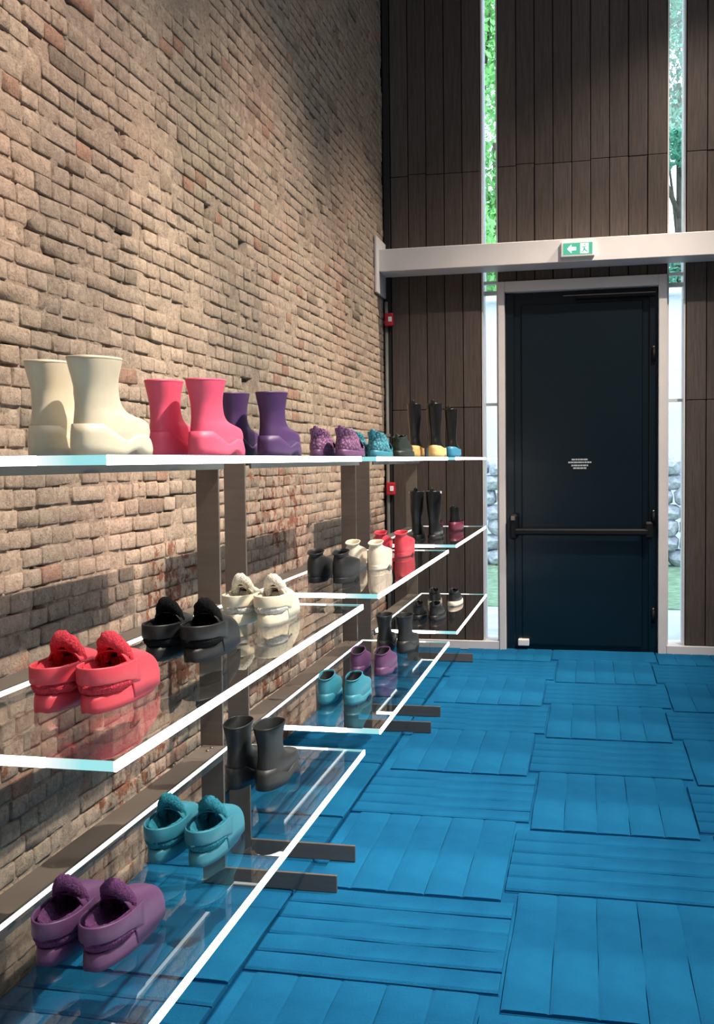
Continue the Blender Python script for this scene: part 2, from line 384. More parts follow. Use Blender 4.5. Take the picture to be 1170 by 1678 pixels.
# windows
def strip_window(name, xa, xb, side, label):
    root = empty(name, ((xa+xb)/2, W+0.1, 0)); struct(root, label, 'window')
    cx = (xa+xb)/2
    f = lambda nm, x0, x1, y0, y1, z0, z1, m, bev=0.0: box(nm, x0-cx, x1-cx, y0-W-0.1, y1-W-0.1, z0, z1, m, root, bev)
    for s in (0, 1):
        x0 = xa if s == 0 else xb-0.012
        f('window_frame', x0, x0+0.012, W+0.005, W+0.24, 0.05, ZC, M['white_paint'])
    for z in (1.925, 2.80, 2.885): f('mullion', xa+0.012, xb-0.012, W+0.10, W+0.15, z, z+0.022 if z != 2.80 else z+0.03, M['white_paint'])
    f('window_sill', xa, xb, W+0.0, W+0.24, -0.016, 0.055, M['white_paint'])
    zs = (0.055, 1.925, 2.80, 5.0, ZC)
    for a, b in zip(zs, zs[1:]): f('pane', xa+0.012, xb-0.012, W+0.118, W+0.126, a+0.023, b, M['window_glass'])
    return root
strip_window('window_1', *S1, 0, 'tall narrow strip window left of the navy exit door')
strip_window('window_2', *S2, 1, 'tall narrow strip window right of the navy exit door')
# skirting
struct(boxes('baseboard_end', [(XW+0.01, S1[1]-0.0, W-0.03, W+0.034, -0.012, 0.058)], M['white_paint'], bev=0.003), 'low white skirting under the boards left of the door', 'baseboard')
struct(boxes('baseboard_right', [(S2[0]+0.0, XR, W-0.03, W+0.034, -0.012, 0.058)], M['white_paint'], bev=0.003), 'low white skirting under the boards right of the door', 'baseboard')
# door
dr = empty('door_1', (-0.088, W, 0)); struct(dr, 'navy blue metal exit door with black push bar in white frame', 'door')
def dp(nm, x0, x1, y0, y1, z0, z1, m, par=None, bev=0.0):
    return box(nm, x0+0.088, x1+0.088, y0-W, y1-W, z0, z1, m, par or dr, bev)
dp('door_frame', DO[0]+0.002, -0.668, W-0.035, W+0.14, -0.012, DO[2], M['white_paint'], bev=0.004)
dp('door_frame', 0.489, DO[1]-0.002, W-0.035, W+0.14, -0.012, DO[2], M['white_paint'], bev=0.004)
dp('door_frame', -0.668, 0.489, W-0.035, W+0.14, 2.797, DO[2], M['white_paint'], bev=0.004)
leaf = dp('door_leaf', -0.666, 0.487, W+0.045, W+0.10, -0.010, 2.795, M['door'])
dp('leaf_panel', -0.545, 0.375, W+0.028, W+0.046, 0.03, 2.70, M['door'], leaf, 0.006)
dp('door_stile', -0.664, -0.600, W+0.02, W+0.046, -0.008, 2.793, M['door'], leaf, 0.004)
dp('door_stile', 0.425, 0.485, W+0.02, W+0.046, -0.008, 2.793, M['door'], leaf, 0.004)
# push bar
pb = dp('push_bar', -0.60, 0.42, W-0.075, W-0.025, 0.905, 0.955, M['door_dark'], bev=0.012)
dp('bar_bracket', -0.635, -0.575, W-0.07, W+0.03, 0.87, 1.07, M['door_dark'], pb, 0.015)
dp('bar_bracket', 0.385, 0.45, W-0.07, W+0.03, 0.88, 1.01, M['door_dark'], pb, 0.015)
dp('bar_cap', -0.625, -0.59, W-0.078, W-0.066, 1.02, 1.055, M['brass'], pb, 0.004)
for z in (2.28, 1.03, 0.275):
    hg = tube('hinge', [(0.455+0.088, 0.005, z-0.05), (0.455+0.088, 0.005, z+0.05)], 0.014, M['door_dark'], dr)
    tube('hinge_pin', [(0.455+0.088, 0.005, z+0.05), (0.455+0.088, 0.005, z+0.066)], 0.008, M['brass'], hg)
cl = dp('door_closer', -0.13, 0.47, W-0.01, W+0.03, 2.725, 2.765, M['door_dark'], bev=0.006)
dp('closer_rail', -0.22, 0.47, W-0.014, W-0.008, 2.748, 2.754, M['brass'], cl)
sn = dp('door_notice', -0.20, 0.02, W+0.0262, W+0.028, 1.415, 1.50, M['door'])
for z, hw in ((1.490, 0.062), (1.468, 0.088), (1.444, 0.064), (1.423, 0.05)):
    x = -0.097-hw; k = 0
    bm = bmesh.new()
    while x < -0.097+hw-0.004:                    # rows of tiny printed words
        w = random.uniform(0.012, 0.03); w = min(w, -0.097+hw-x)
        add_box(bm, x+0.088, x+w+0.088, 0.0256, 0.0262, z-0.006, z+0.006); x += w+0.003
    obj('lettering', to_mesh(bm, 'lettering'), M['print_white'], sn)
ds = dp('door_stop', -0.575, -0.49, W-0.03, W+0.046, 0.028, 0.078, M['white_plastic'], bev=0.005)
# black corner channel and pipe
tag(box('corner_channel', XW+0.012, -1.572, W-0.02, W+0.03, 0.0, ZC-0.01, M['dark_back'], bev=0.002), 'black vertical metal channel in the corner beside the brick wall', 'channel')
pp = empty('corner_pipe', (XW+0.03, W-0.045, 0)); tag(pp, 'thin grey vertical pipe in the corner below the white beam', 'pipe')
tube('pipe_run', [(0, 0, 0), (0, 0, 2.76)], 0.014, M['pipe'], pp)
for z in (0.6, 1.7, 2.6): box('pipe_clip', -0.02, 0.02, -0.018, 0.024, z-0.012, z+0.012, M['pipe'], pp, 0.003)
for z, lab in ((2.615, 'small red alarm sounder on the corner pipe just under the white beam'), (1.275, 'small red call point on the corner pipe below the top shelf')):
    r = empty('fire_alarm', (XW+0.055, W-0.075, z-0.05)); tag(r, lab, 'fire alarm', 'red alarm boxes')
    box('housing', -0.03, 0.04, -0.03, 0.03, 0, 0.10, M['red'], r, 0.01, 2)
    box('button_cover', 0.0, 0.030, -0.036, -0.029, 0.03, 0.07, M['white_plastic'], r, 0.003)

# --- beam
P = 0.285; zb0, zb1 = 2.958, 3.128
beam = empty('steel_beam', (0, W-P/2, zb0)); tag(beam, 'long white painted steel beam running above the door', 'beam')
box('beam_body', XW+0.02, XR-0.005, -P/2, P/2-0.008, 0, zb1-zb0, M['white_paint'], beam, 0.004)
box('end_plate', XW+0.006, XW+0.024, -P/2-0.10, P/2-0.01, -0.17, zb1-zb0+0.09, M['white_paint'], beam, 0.003)
# exit sign
sg = empty('exit_sign', (-0.105, W-P, 2.99)); tag(sg, 'green lit emergency exit sign on the white beam', 'exit sign')
box('housing', -0.122, 0.122, -0.034, 0.0, 0.0, 0.112, M['white_plastic'], sg, 0.006, 2)
pn = box('lit_panel', -0.105, 0.105, -0.037, -0.033, 0.014, 0.098, M['sign_green'], sg, 0.001)
def flat(name, polys, y, m, par):
    bm = bmesh.new()
    for pl in polys:
        f = bm.faces.new([bm.verts.new((x, y, z)) for x, z in pl])
        ex = bmesh.ops.extrude_face_region(bm, geom=[f]); vv = [v for v in ex['geom'] if isinstance(v, bmesh.types.BMVert)]
        bmesh.ops.translate(bm, verts=vv, vec=(0, -0.002, 0))
    return obj(name, to_mesh(bm, name), m, par)
flat('arrow_symbol', [[(-0.078, 0.056), (-0.046, 0.088), (-0.046, 0.068), (-0.012, 0.068), (-0.012, 0.044), (-0.046, 0.044), (-0.046, 0.024)]], -0.0372, M['sign_white'], pn)
flat('door_symbol', [[(0.018, 0.020), (0.078, 0.020), (0.078, 0.093), (0.018, 0.093)]], -0.0372, M['sign_white'], pn)
flat('figure_symbol', [[(0.044, 0.078), (0.054, 0.078), (0.054, 0.087), (0.044, 0.087)], [(0.030, 0.066), (0.062, 0.072), (0.062, 0.066), (0.050, 0.062), (0.056, 0.046), (0.070, 0.034), (0.064, 0.029), (0.048, 0.042), (0.038, 0.028), (0.026, 0.028), (0.026, 0.033), (0.036, 0.036), (0.044, 0.060), (0.030, 0.060)]], -0.0394, M['sign_green'], pn)

# ------------------------------------------------------------ shelving units
XF, XB = -0.765, -1.248
ZT = (1.514, 1.009, 0.5055); GT = 0.016
BAYS = ((1.577, 3.488), (3.762, 5.668), (6.022, 7.737))
unit_lab = ('nearest glass and steel shelving unit along the brick wall', 'middle glass and steel shelving unit along the brick wall', 'farthest glass and steel shelving unit next to the board wall')
lev_lab = ('top glass shelf with glowing edges', 'middle glass shelf with glowing edges', 'lowest glass shelf with glowing edges')
for bi, (ya, yb) in enumerate(BAYS):
    u = empty('shelving_unit', (-1.3, ya, 0)); tag(u, unit_lab[bi], 'shelving unit', 'glass shelving units')
    def ub(nm, x0, x1, y0, y1, z0, z1, m, par=None, bev=0.0): return box(nm, x0+1.3, x1+1.3, y0-ya, y1-ya, z0, z1, m, par or u, bev)
    for y in (ya+0.001, yb-0.013):
        ub('post', -1.360, -1.276, y, y+0.012, 0.0, 1.508, M['steel'], bev=0.0015)
        ub('foot', -1.276, -0.868, y, y+0.012, 0.0, 0.061, M['steel'], bev=0.0015)
    for li, zt in enumerate(ZT):
        ub('rail', -1.350, -1.262, ya+0.013, yb-0.013, zt-0.014, zt-0.006, M['steel'], bev=0.002)
        rb = ub('rail_cap', -1.262, -1.254, ya+0.013, yb-0.013, zt-0.038, zt-0.001, M['dark_steel'])
        for y in (ya+0.05, ya+0.09, yb-0.09, yb-0.05):
            bm = bmesh.new(); add_tube(bm, [(-0.005, y-ya, zt-0.006), (-0.005, y-ya, zt-0.002)], 0.006, 8); obj('bolt', to_mesh(bm, 'bolt'), M['brass'], rb, True)
        g = ub('glass_shelf', XB, XF-0.005, ya+0.005, yb-0.005, zt-GT, zt, M['glass']); g['label'] = lev_lab[li]
        g.data.materials.append(M['glass_under'])
        for p in g.data.polygons: p.material_index = 0 if p.normal.z > 0.5 else 1
        ub('light_edge', XF-0.005, XF, ya, yb, zt-GT, zt+0.0005, M['led'], g)
        ub('light_edge', XB-0.004, XB, ya+0.005, yb-0.005, zt-0.010, zt+0.0005, M['led_back'], g)
        for y, gh in ((ya, GT), (yb-0.005, 0.006)):
            ub('light_edge', XB, XF-0.13, y, y+0.005, zt-gh, zt+0.0005, M['led'] if gh == GT else M['led_back'], g)
            e = ub('glass_edge', XF-0.13, XF-0.005, y, y+0.005, zt-gh, zt+0.0005, M['edge_cyan'], g); e['label'] = 'pale cyan glowing glass edge'

# ------------------------------------------------------------ shoes
def egg(t, yb, yf, w, k=0.10, n=2.4):
    c, s = math.cos(t), math.sin(t); a = (yf-yb)/2
    return w*math.copysign(abs(s)**(2/n), s)*(1+k*c), (yb+yf)/2+a*math.copysign(abs(c)**(2/n), c)
def catmull(L, sub):
    L = [tuple(map(float, l)) for l in L]; out = []
    for i in range(len(L)-1):
        p0, p1, p2, p3 = L[max(i-1, 0)], L[i], L[i+1], L[min(i+2, len(L)-1)]
        for s in range(sub):
            t = s/sub
            out.append(tuple(0.5*((2*b)+(-a+c)*t+(2*a-5*b+4*c-d)*t*t+(-a+3*b-3*c+d)*t**3) for a, b, c, d in zip(p0, p1, p2, p3)))
    out.append(L[-1]); return out
def ring_loft(name, levels, seg=32, sub=3, bottom=True, top=False, k=0.10, n=2.4, zfun=None, hole=None, lump=0.0, twist=None):
    """levels: (z, yback, yfront, halfwidth, tilt)"""
    L = catmull(levels, sub) if sub > 1 else [tuple(l) for l in levels]
    bm = bmesh.new(); rings = []
    for li, (z, yb, yf, w, tl) in enumerate(L):
        r = []
        for i in range(seg):
            t = 2*math.pi*i/seg; x, y = egg(t, yb, yf, w, k, n); zz = z+tl*(y-(yb+yf)/2)
            if zfun: zz = zfun(li, len(L), t, zz)
            if lump: x += random.gauss(0, lump); y += random.gauss(0, lump); zz += random.gauss(0, lump)
            r.append(bm.verts.new((x, y, zz)))
        rings.append(r)
    for A, B in zip(rings, rings[1:]):
        for i in range(seg):
            q = (A[i], A[(i+1) % seg], B[(i+1) % seg], B[i])
            if hole:
                c = sum((v.co for v in q), Vector())/4
                if hole(c): continue
            bm.faces.new(q)
    if bottom: bm.faces.new(rings[0][::-1])
    if top: bm.faces.new(rings[-1])
    bmesh.ops.recalc_face_normals(bm, faces=bm.faces) if not hole else None
    me = bpy.data.meshes.new(name); bm.to_mesh(me); bm.free()
    me.polygons.foreach_set('use_smooth', [True]*len(me.polygons)); return me
def wavy_sole(name, Ln, w, ztop, zbot, flare=1.06, seg=64, k=0.10, yb=0.0):
    """outer shell: bottom edge zbot(u), top edge ztop(u), u = 0 heel .. 1 toe"""
    bm = bmesh.new(); rings = []
    for sc, f in ((0.80, 0.0), (1.0*flare, 0.0), (1.01*flare, 0.35), (1.0*flare, 0.7), (1.0, 1.0), (0.93, 1.0)):
        r = []
        for i in range(seg):
            t = 2*math.pi*i/seg; u = 1-abs(((t+math.pi) % (2*math.pi))-math.pi)/math.pi
            m = Ln/2; x, y = egg(t, yb+m-m*sc, yb+m+m*sc, w*sc, k)
            a, b = zbot(u), ztop(u); r.append(bm.verts.new((x, y, a+(b-a)*f)))
        rings.append(r)
    for A, B in zip(rings, rings[1:]):
        for i in range(seg): bm.faces.new((A[i], A[(i+1) % seg], B[(i+1) % seg], B[i]))
    bm.faces.new(rings[0][::-1]); bmesh.ops.recalc_face_normals(bm, faces=bm.faces)
    me = bpy.data.meshes.new(name); bm.to_mesh(me); bm.free(); me.polygons.foreach_set('use_smooth', [True]*len(me.polygons)); return me
def lerp_tab(tab):
    def f(u):
        for (a, va), (b, vb) in zip(tab, tab[1:]):
            if u <= b: return va+(vb-va)*max(0, (u-a))/(b-a)
        return tab[-1][1]
    return f
def sweep_band(name, pts, h, th):
    """flat strap: pts = (x,y,z) centre line, height h, thickness th"""
    bm = bmesh.new(); rings = []
    for i, p in enumerate(pts):
        p = Vector(p); t = (Vector(pts[min(i+1, len(pts)-1)])-Vector(pts[max(i-1, 0)])).normalized(); nrm = t.cross(Vector((0, 0, 1))).normalized()
        hh = h[i] if isinstance(h, list) else h
        r = [(-.5, -.42), (-.5, .42), (-.25, .5), (.25, .5), (.5, .42), (.5, -.42), (.25, -.5), (-.25, -.5)]
        rings.append([bm.verts.new(p+nrm*(a*th)+Vector((0, 0, b*hh))) for a, b in r])
    for A, B in zip(rings, rings[1:]):
        for k in range(8): bm.faces.new((A[k], A[(k+1) % 8], B[(k+1) % 8], B[k]))
    bm.faces.new(rings[0]); bm.faces.new(rings[-1]); me = to_mesh(bm, name); me.polygons.foreach_set('use_smooth', [True]*len(me.polygons)); return me
def arch_loft(name, secs, seg=22, a0=0.0, sub=3, lump=0.0, seat=0.0, n=2.5, solid=None):
    """secs: (y, halfwidth, height, base z, lean) half-superellipse arches across x"""
    L = catmull(secs, sub); bm = bmesh.new(); rings = []
    for (y, w, h, zb, ln) in L:
        r = []
        for i in range(seg+1):
            t = math.pi*i/seg; c, s = math.cos(t), math.sin(t)
            z = h*abs(s)**(2/n); x = w*math.copysign(abs(c)**(2/n), c)
            g = lambda: random.gauss(0, lump) if lump else 0
            r.append(bm.verts.new((x+g(), y+ln*z+g(), zb+z+g())))
        rings.append(r)
    for A, B in zip(rings, rings[1:]):
        for i in range(seg): bm.faces.new((A[i], A[i+1], B[i+1], B[i]))
    me = to_mesh(bm, name); me.polygons.foreach_set('use_smooth', [True]*len(me.polygons)); return me
def solid(o, th, off=-1.0):
    m = o.modifiers.new('thickness', 'SOLIDIFY'); m.thickness = th; m.offset = off; return o
def rubber(name, col, rough=0.5, var=0.05): return mat('rubber_'+name, col, rough, var=var, nscale=20, bump=0.04, bscale=90)
def fur(name, col):
    m = mat('fur_'+name, col, 1.0, var=0.30, nscale=140, bump=1.0, bscale=220, bdist=0.006, spec=0.05)
    b = [n for n in m.node_tree.nodes if n.type == 'BSDF_PRINCIPLED'][0]
    b.inputs['Sheen Weight'].default_value = 0.5; b.inputs['Sheen Tint'].default_value = tuple(min(1, c*1.6+0.02) for c in col)+(1,); return m
COL = dict(cream=(0.70, 0.64, 0.49), pink=(0.84, 0.115, 0.215), purple=(0.068, 0.030, 0.118), red=(0.66, 0.060, 0.090), black=(0.010, 0.011, 0.012),
           teal=(0.030, 0.215, 0.300), plum=(0.110, 0.042, 0.125), white=(0.70, 0.62, 0.50), green=(0.018, 0.030, 0.024), maroon=(0.12, 0.012, 0.035),
           yellow=(0.80, 0.52, 0.20), blue=(0.035, 0.22, 0.37), charcoal=(0.022, 0.024, 0.025))
RUB = {k: rubber(k, v) for k, v in COL.items()}; COL['white'] = (0.80, 0.74, 0.66); FUR = {k: fur(k, COL[k]) for k in ('red', 'black', 'white', 'teal', 'plum')}
M['leather'] = mat('black_leather', (0.008, 0.008, 0.009), 0.34, var=0.1, bump=0.1, bscale=120)
M['inside'] = mat('dark_lining', (0.006, 0.006, 0.007), 0.9)
def knit(name, col):
    m, nt, b, out = new_mat('knit_'+name)
    v = nt.nodes.new('ShaderNodeTexVoronoi'); v.inputs['Scale'].default_value = 90; tc = nt.nodes.new('ShaderNodeTexCoord'); nt.links.new(tc.outputs['Object'], v.inputs['Vector'])
    r = nt.nodes.new('ShaderNodeValToRGB'); r.color_ramp.elements[0].color = tuple(min(1, c*1.5) for c in col)+(1,); r.color_ramp.elements[1].color = tuple(c*0.35 for c in col)+(1,)
    r.color_ramp.elements[1].position = 0.6
    nt.links.new(v.outputs['Distance'], r.inputs[0]); nt.links.new(r.outputs[0], b.inputs['Base Color']); b.inputs['Roughness'].default_value = 0.75
    add_bump(nt, b, v.outputs['Distance'], -0.9, 0.006) if False else add_bump(nt, b, v.outputs['Distance'], 0.9, 0.005); return m
KN = {'plum': knit('plum', (0.25, 0.10, 0.25)), 'teal': knit('teal', (0.06, 0.36, 0.47))}

heel_tab = lerp_tab([(0, .062), (.26, .062), (.34, .050), (.46, .030), (.56, .046), (.66, .044), (.76, .026), (.86, .036), (1, .050)])
arch_tab = lerp_tab([(0, 0), (.44, 0), (.52, .014), (.56, .014), (.64, 0), (.72, .0), (.78, .008), (.84, 0), (1, 0.004)])
MESH = {}
def cached(k, f):
    if k not in MESH: MESH[k] = f()
    return MESH[k]
def mk(parts):
    """parts: list of (name, mesh key, builder, material, extra)"""
    return parts
def shoe_parts(kind, c1, c2=None):
    R = RUB[c1]; P = []
    def part(nm, key, build, m, th=None, sub=None, label=None): P.append((nm, (kind, key), build, m, th, sub, label))
    if kind == 'boot':
        part('upper', 'u', lambda: ring_loft('boot_upper', [(.022, .010, .255, .046, 0), (.045, .006, .262, .052, 0), (.056, .006, .263, .052, -.01), (.067, .007, .259, .0505, -.02), (.076, .008, .246, .048, -.03), (.083, .009, .208, .044, -.04), (.091, .010, .166, .040, -.04), (.106, .011, .140, .038, -.02), (.130, .010, .130, .038, 0), (.152, .004, .128, .041, .02), (.174, -.004, .134, .0455, .03), (.190, -.009, .139, .048, .03), (.191, -.006, .136, .046, .03), (.170, -.001, .130, .042, .02), (.125, .014, .126, .034, 0)], sub=3), R)
        part('rim', 'r', lambda: ring_loft('boot_rim', [(.1885, -.0095, .1395, .0485, .03), (.1915, -.0095, .1395, .0485, .03), (.1925, -.008, .138, .047, .03), (.1905, -.006, .136, .0455, .03)], sub=1, bottom=False), R)
        part('sole', 's', lambda: wavy_sole('boot_sole', .268, .0535, heel_tab, arch_tab, 1.03), R)
        part('lining', 'l', lambda: ring_loft('boot_lining', [(.12, .014, .126, .0335, 0), (.15, .010, .124, .036, .01), (.172, .004, .128, .041, .02), (.186, -.003, .133, .0448, .03)], sub=2), M['inside'] if c1 in ('black', 'purple') else R)
    elif kind == 'bubble':        # low, domed rubber shoe with a short collar
        part('upper', 'u', lambda: ring_loft('bubble_upper', [(.012, .010, .254, .049, 0), (.036, .004, .262, .0535, 0), (.060, .004, .262, .0545, -.01), (.078, .006, .260, .0535, -.03), (.091, .011, .240, .048, -.09), (.099, .015, .196, .042, -.12), (.103, .016, .148, .035, -.08), (.108, .013, .112, .031, 0), (.116, .006, .102, .034, .08), (.124, -.002, .104, .039, .14), (.123, .002, .100, .036, .14), (.100, .014, .092, .028, 0)], sub=3), R)
        part('sole', 's', lambda: wavy_sole('bubble_sole', .262, .053, lerp_tab([(0, .022), (.3, .022), (.42, .016), (.52, .026), (.62, .016), (.72, .024), (.84, .016), (1, .020)]), arch_tab, 0.965), R)
        part('collar', 'c', lambda: ring_loft('bubble_collar', [(.1215, -.003, .105, .0395, .14), (.1245, -.004, .106, .040, .14), (.1255, -.001, .103, .0375, .14), (.123, .002, .100, .036, .14)], sub=1, bottom=False), R)
        part('lining', 'l', lambda: ring_loft('bubble_lining', [(.085, .02, .090, .026, 0), (.100, .014, .092, .0285, .02), (.119, .007, .093, .0325, .10)], sub=2), M['inside'] if c1 == 'black' else R)
    elif kind == 'slip':          # low round slip-on with an open throat
        part('upper', 'u', lambda: ring_loft('slip_upper', [(.014, .010, .250, .047, 0), (.036, .002, .258, .052, 0), (.058, .002, .258, .0535, -.01), (.074, .006, .246, .050, -.04), (.086, .010, .215, .046, -.08), (.094, .013, .175, .042, -.06), (.102, .010, .140, .039, .06), (.108, .006, .128, .038, .16), (.107, .010, .124, .035, .16), (.085, .018, .122, .030, .05)], sub=3), R)
        part('sole', 's', lambda: wavy_sole('slip_sole', .258, .052, lerp_tab([(0, .040), (.28, .040), (.36, .024), (.6, .028), (1, .032)]), arch_tab, 1.03), R)
        part('collar', 'c', lambda: ring_loft('slip_collar', [(.1055, .005, .129, .0388, .16), (.1085, .004, .130, .0392, .16), (.1095, .007, .127, .0375, .16), (.107, .010, .124, .035, .16)], sub=1, bottom=False), R)
        part('lining', 'l', lambda: ring_loft('slip_lining', [(.070, .022, .118, .026, 0), (.090, .018, .121, .0305, .06), (.104, .012, .123, .0345, .15)], sub=2), M['inside'])
    elif kind == 'clog':
        part('sole', 's', lambda: wavy_sole('clog_sole', .270, .0535, lerp_tab([(0, .034), (.5, .036), (.8, .038), (1, .040)]), lerp_tab([(0, .003), (.08, 0), (.86, 0), (1, .010)]), 1.03), R)
        F = FUR[c2]
        part('fur_footbed', 'f', lambda: ring_loft('clog_fur', [(.028, .012, .225, .044, 0), (.042, .001, .160, .0560, 0), (.052, -.002, .150, .0565, 0), (.062, .004, .150, .051, .0), (.082, .006, .150, .047, 0), (.086, .014, .150, .042, 0), (.070, .028, .150, .032, 0), (.055, .045, .150, .024, 0)], sub=3, top=True, lump=.0010), F, label='fluffy lining')
        part('toe_upper', 'u', lambda: arch_loft('clog_upper', [(.278, .010, .016, .016, 0), (.2765, .028, .036, .012, 0), (.270, .042, .052, .010, 0), (.254, .0510, .066, .009, 0), (.230, .0555, .076, .009, 0), (.200, .0570, .086, .009, 0), (.168, .0570, .095, .009, -.05), (.140, .0570, .101, .009, -.12), (.116, .0565, .101, .009, -.20)], sub=3, n=3.0), R, .0035)
        def strap():
            pts = []; hs = []
            for i in range(33):
                t = math.pi*0.5+math.pi*i/32; x = .0575*math.sin(t); y = .075+.082*math.cos(t)
                pts.append((x, y, .071+.003*math.cos(t-math.pi))); hs.append(.034)
            pts = [(.0575, .140, .064), (.0580, .112, .067)]+pts+[(-.0580, .112, .067), (-.0575, .140, .064)]; hs = [.050, .042]+hs+[.042, .050]
            return sweep_band('clog_strap', pts, hs, .0055)
        part('heel_strap', 'h', strap, R)
        def tongue():
            bm = bmesh.new(); pts = []; rad = []
            for i in range(25):
                a = math.pi*i/24; pts.append((.034*math.cos(a), .135-.040*math.sin(a)**1.2, .060+.072*math.sin(a)**0.8)); rad.append(.0135+.003*math.sin(a)+.0015*random.random())
            add_tube(bm, pts, rad, 12)
            for v in bm.verts: v.co += Vector((random.gauss(0, .0013), random.gauss(0, .0013), random.gauss(0, .0013)))
            me = to_mesh(bm, 'clog_tongue'); me.polygons.foreach_set('use_smooth', [True]*len(me.polygons)); return me
        part('fur_collar', 't', tongue, F, label='fluffy fur collar of the opening')
        part('tongue_lining', 'tl', lambda: arch_loft('clog_tongue_lining', [(.100, .030, .098, .026, 0), (.140, .040, .080, .026, 0), (.180, .044, .060, .026, 0), (.21, .044, .045, .026, 0)], sub=3, lump=.0008), F)
    elif kind == 'sneaker':
        K = KN[c2]
        part('sole', 's', lambda: wavy_sole('sneaker_sole', .268, .049, lerp_tab([(0, .034), (.2, .030), (.5, .022), (.7, .026), (1, .032)]), lerp_tab([(0, .004), (.1, 0), (.85, 0), (1, .010)]), 1.03), R)
        hole = lambda c: ((c.y-.160)/.028)**2+((c.z-.052)/.018)**2 < 1 and abs(c.x) > .012
        part('upper', 'u', lambda: ring_loft('sneaker_upper', [(.018, .010, .256, .042, 0), (.034, .002, .260, .048, 0), (.048, .002, .252, .047, -.02), (.062, .006, .228, .043, -.04), (.076, .008, .195, .039, -.06), (.088, .004, .165, .037, -.04), (.098, -.004, .148, .037, -.10), (.104, -.008, .142, .037, -.16)], seg=40, sub=4, bottom=False, hole=hole), K, .003)
        part('inner_sock', 'i', lambda: ring_loft('sneaker_sock', [(.02, .02, .245, .036, 0), (.05, .012, .240, .040, -.02), (.076, .018, .180, .033, -.06), (.09, .012, .155, .031, -.06)], sub=3), M['inside'])
        part('heel_tab', 'h', lambda: sweep_band('sneaker_heel_tab', [(.012, .002, .100), (.008, -.006, .108), (0, -.009, .110), (-.008, -.006, .108), (-.012, .002, .100)], .03, .004), R)
        for j, y in enumerate((.135, .165, .195)):
            part('lace', 'lace%d' % j, (lambda y: lambda: arch_loft('sneaker_lace', [(y, .044, .082-(y-.13)*.35, .012, 0), (y+.008, .044, .079-(y-.13)*.35, .012, 0)], sub=1))(y), K, .003)
    elif kind == 'tall':
        part('shaft', 'u', lambda: ring_loft('tall_shaft', [(.03, .012, .245, .042, 0), (.055, .008, .246, .045, -.02), (.075, .010, .225, .042, -.06), (.09, .012, .185, .038, -.10), (.105, .015, .140, .035, -.06), (.13, .018, .115, .034, 0), (.18, .010, .118, .037, 0), (.24, .000, .128, .043, 0), (.30, -.006, .134, .046, .0), (.325, -.008, .136, .047, .02), (.324, -.005, .133, .045, .02), (.28, .004, .124, .040, 0)], sub=3), M['leather'])
        part('rubber_foot', 's', lambda: wavy_sole('tall_foot', .262, .052, lerp_tab([(0, .075), (.3, .070), (.5, .055), (.75, .060), (1, .062)]), arch_tab, 1.02), RUB[c2])
        part('pull_tab', 'p', lambda: sweep_band('tall_pull_tab', [(.012, -.004, .325), (0, -.010, .332), (-.012, -.004, .325)], .035, .004), M['leather'])
        part('lining', 'l', lambda: ring_loft('tall_lining', [(.26, .008, .120, .037, 0), (.30, .000, .128, .042, 0), (.32, -.003, .131, .044, .02)], sub=2), M['inside'])
    elif kind == 'riding':
        part('shaft', 'u', lambda: ring_loft('riding_shaft', [(.02, .012, .25, .038, 0), (.045, .008, .248, .042, -.02), (.065, .010, .222, .040, -.06), (.085, .012, .165, .037, -.10), (.105, .012, .130, .036, -.04), (.14, .008, .118, .038, 0), (.20, .000, .126, .046, 0), (.26, -.004, .132, .050, 0), (.295, -.006, .134, .051, 0), (.294, -.003, .131, .049, 0), (.25, .004, .126, .044, 0)], sub=3), M['leather'])
        part('sole', 's', lambda: wavy_sole('riding_sole', .262, .046, lerp_tab([(0, .030), (.35, .028), (.45, .018), (1, .022)]), arch_tab, 1.02), RUB['black'])
        part('pull_tab', 'p', lambda: sweep_band('riding_pull_tab', [(.012, .0, .30), (0, -.008, .310), (-.012, .0, .30)], .030, .004), M['leather'])
        part('size_tag', 'g', lambda: sweep_band('riding_tag', [(.045, .05, .290), (.052, .06, .290), (.052, .085, .288)], .014, .002), M['white_plastic'])
        part('lining', 'l', lambda: ring_loft('riding_lining', [(.24, .006, .124, .043, 0), (.29, -.002, .130, .0485, 0)], sub=2), M['inside'])
    elif kind == 'ankle':
        part('shaft', 'u', lambda: ring_loft('ankle_shaft', [(.04, .012, .235, .040, 0), (.065, .010, .225, .041, -.05), (.085, .012, .180, .038, -.10), (.10, .014, .140, .035, -.06), (.125, .014, .112, .033, 0), (.15, .010, .106, .034, 0), (.165, .007, .105, .035, .04), (.164, .010, .102, .033, .04), (.13, .018, .106, .03, 0)], sub=3), M['leather'])
        part('rubber_foot', 's', lambda: wavy_sole('ankle_foot', .260, .051, lerp_tab([(0, .062), (.3, .060), (.5, .050), (.75, .056), (1, .058)]), arch_tab, 1.02), R)
        part('welt', 'w', lambda: ring_loft('ankle_welt', [(.056, .003, .257, .0515, 0), (.060, .002, .258, .052, 0), (.064, .005, .254, .050, 0)], sub=1, bottom=False), R)
        part('pull_tab', 'p', lambda: sweep_band('ankle_pull_tab', [(.010, .008, .162), (0, .002, .168), (-.010, .008, .162)], .026, .004), M['leather'])
        part('lining', 'l', lambda: ring_loft('ankle_lining', [(.12, .020, .104, .028, 0), (.16, .012, .101, .0325, .04)], sub=2), M['inside'])
    elif kind == 'trainer':
        part('sole', 's', lambda: wavy_sole('trainer_sole', .268, .050, lerp_tab([(0, .034), (.4, .030), (1, .032)]), lerp_tab([(0, .006), (.1, 0), (.85, 0), (1, .012)]), 1.04), RUB[c2])
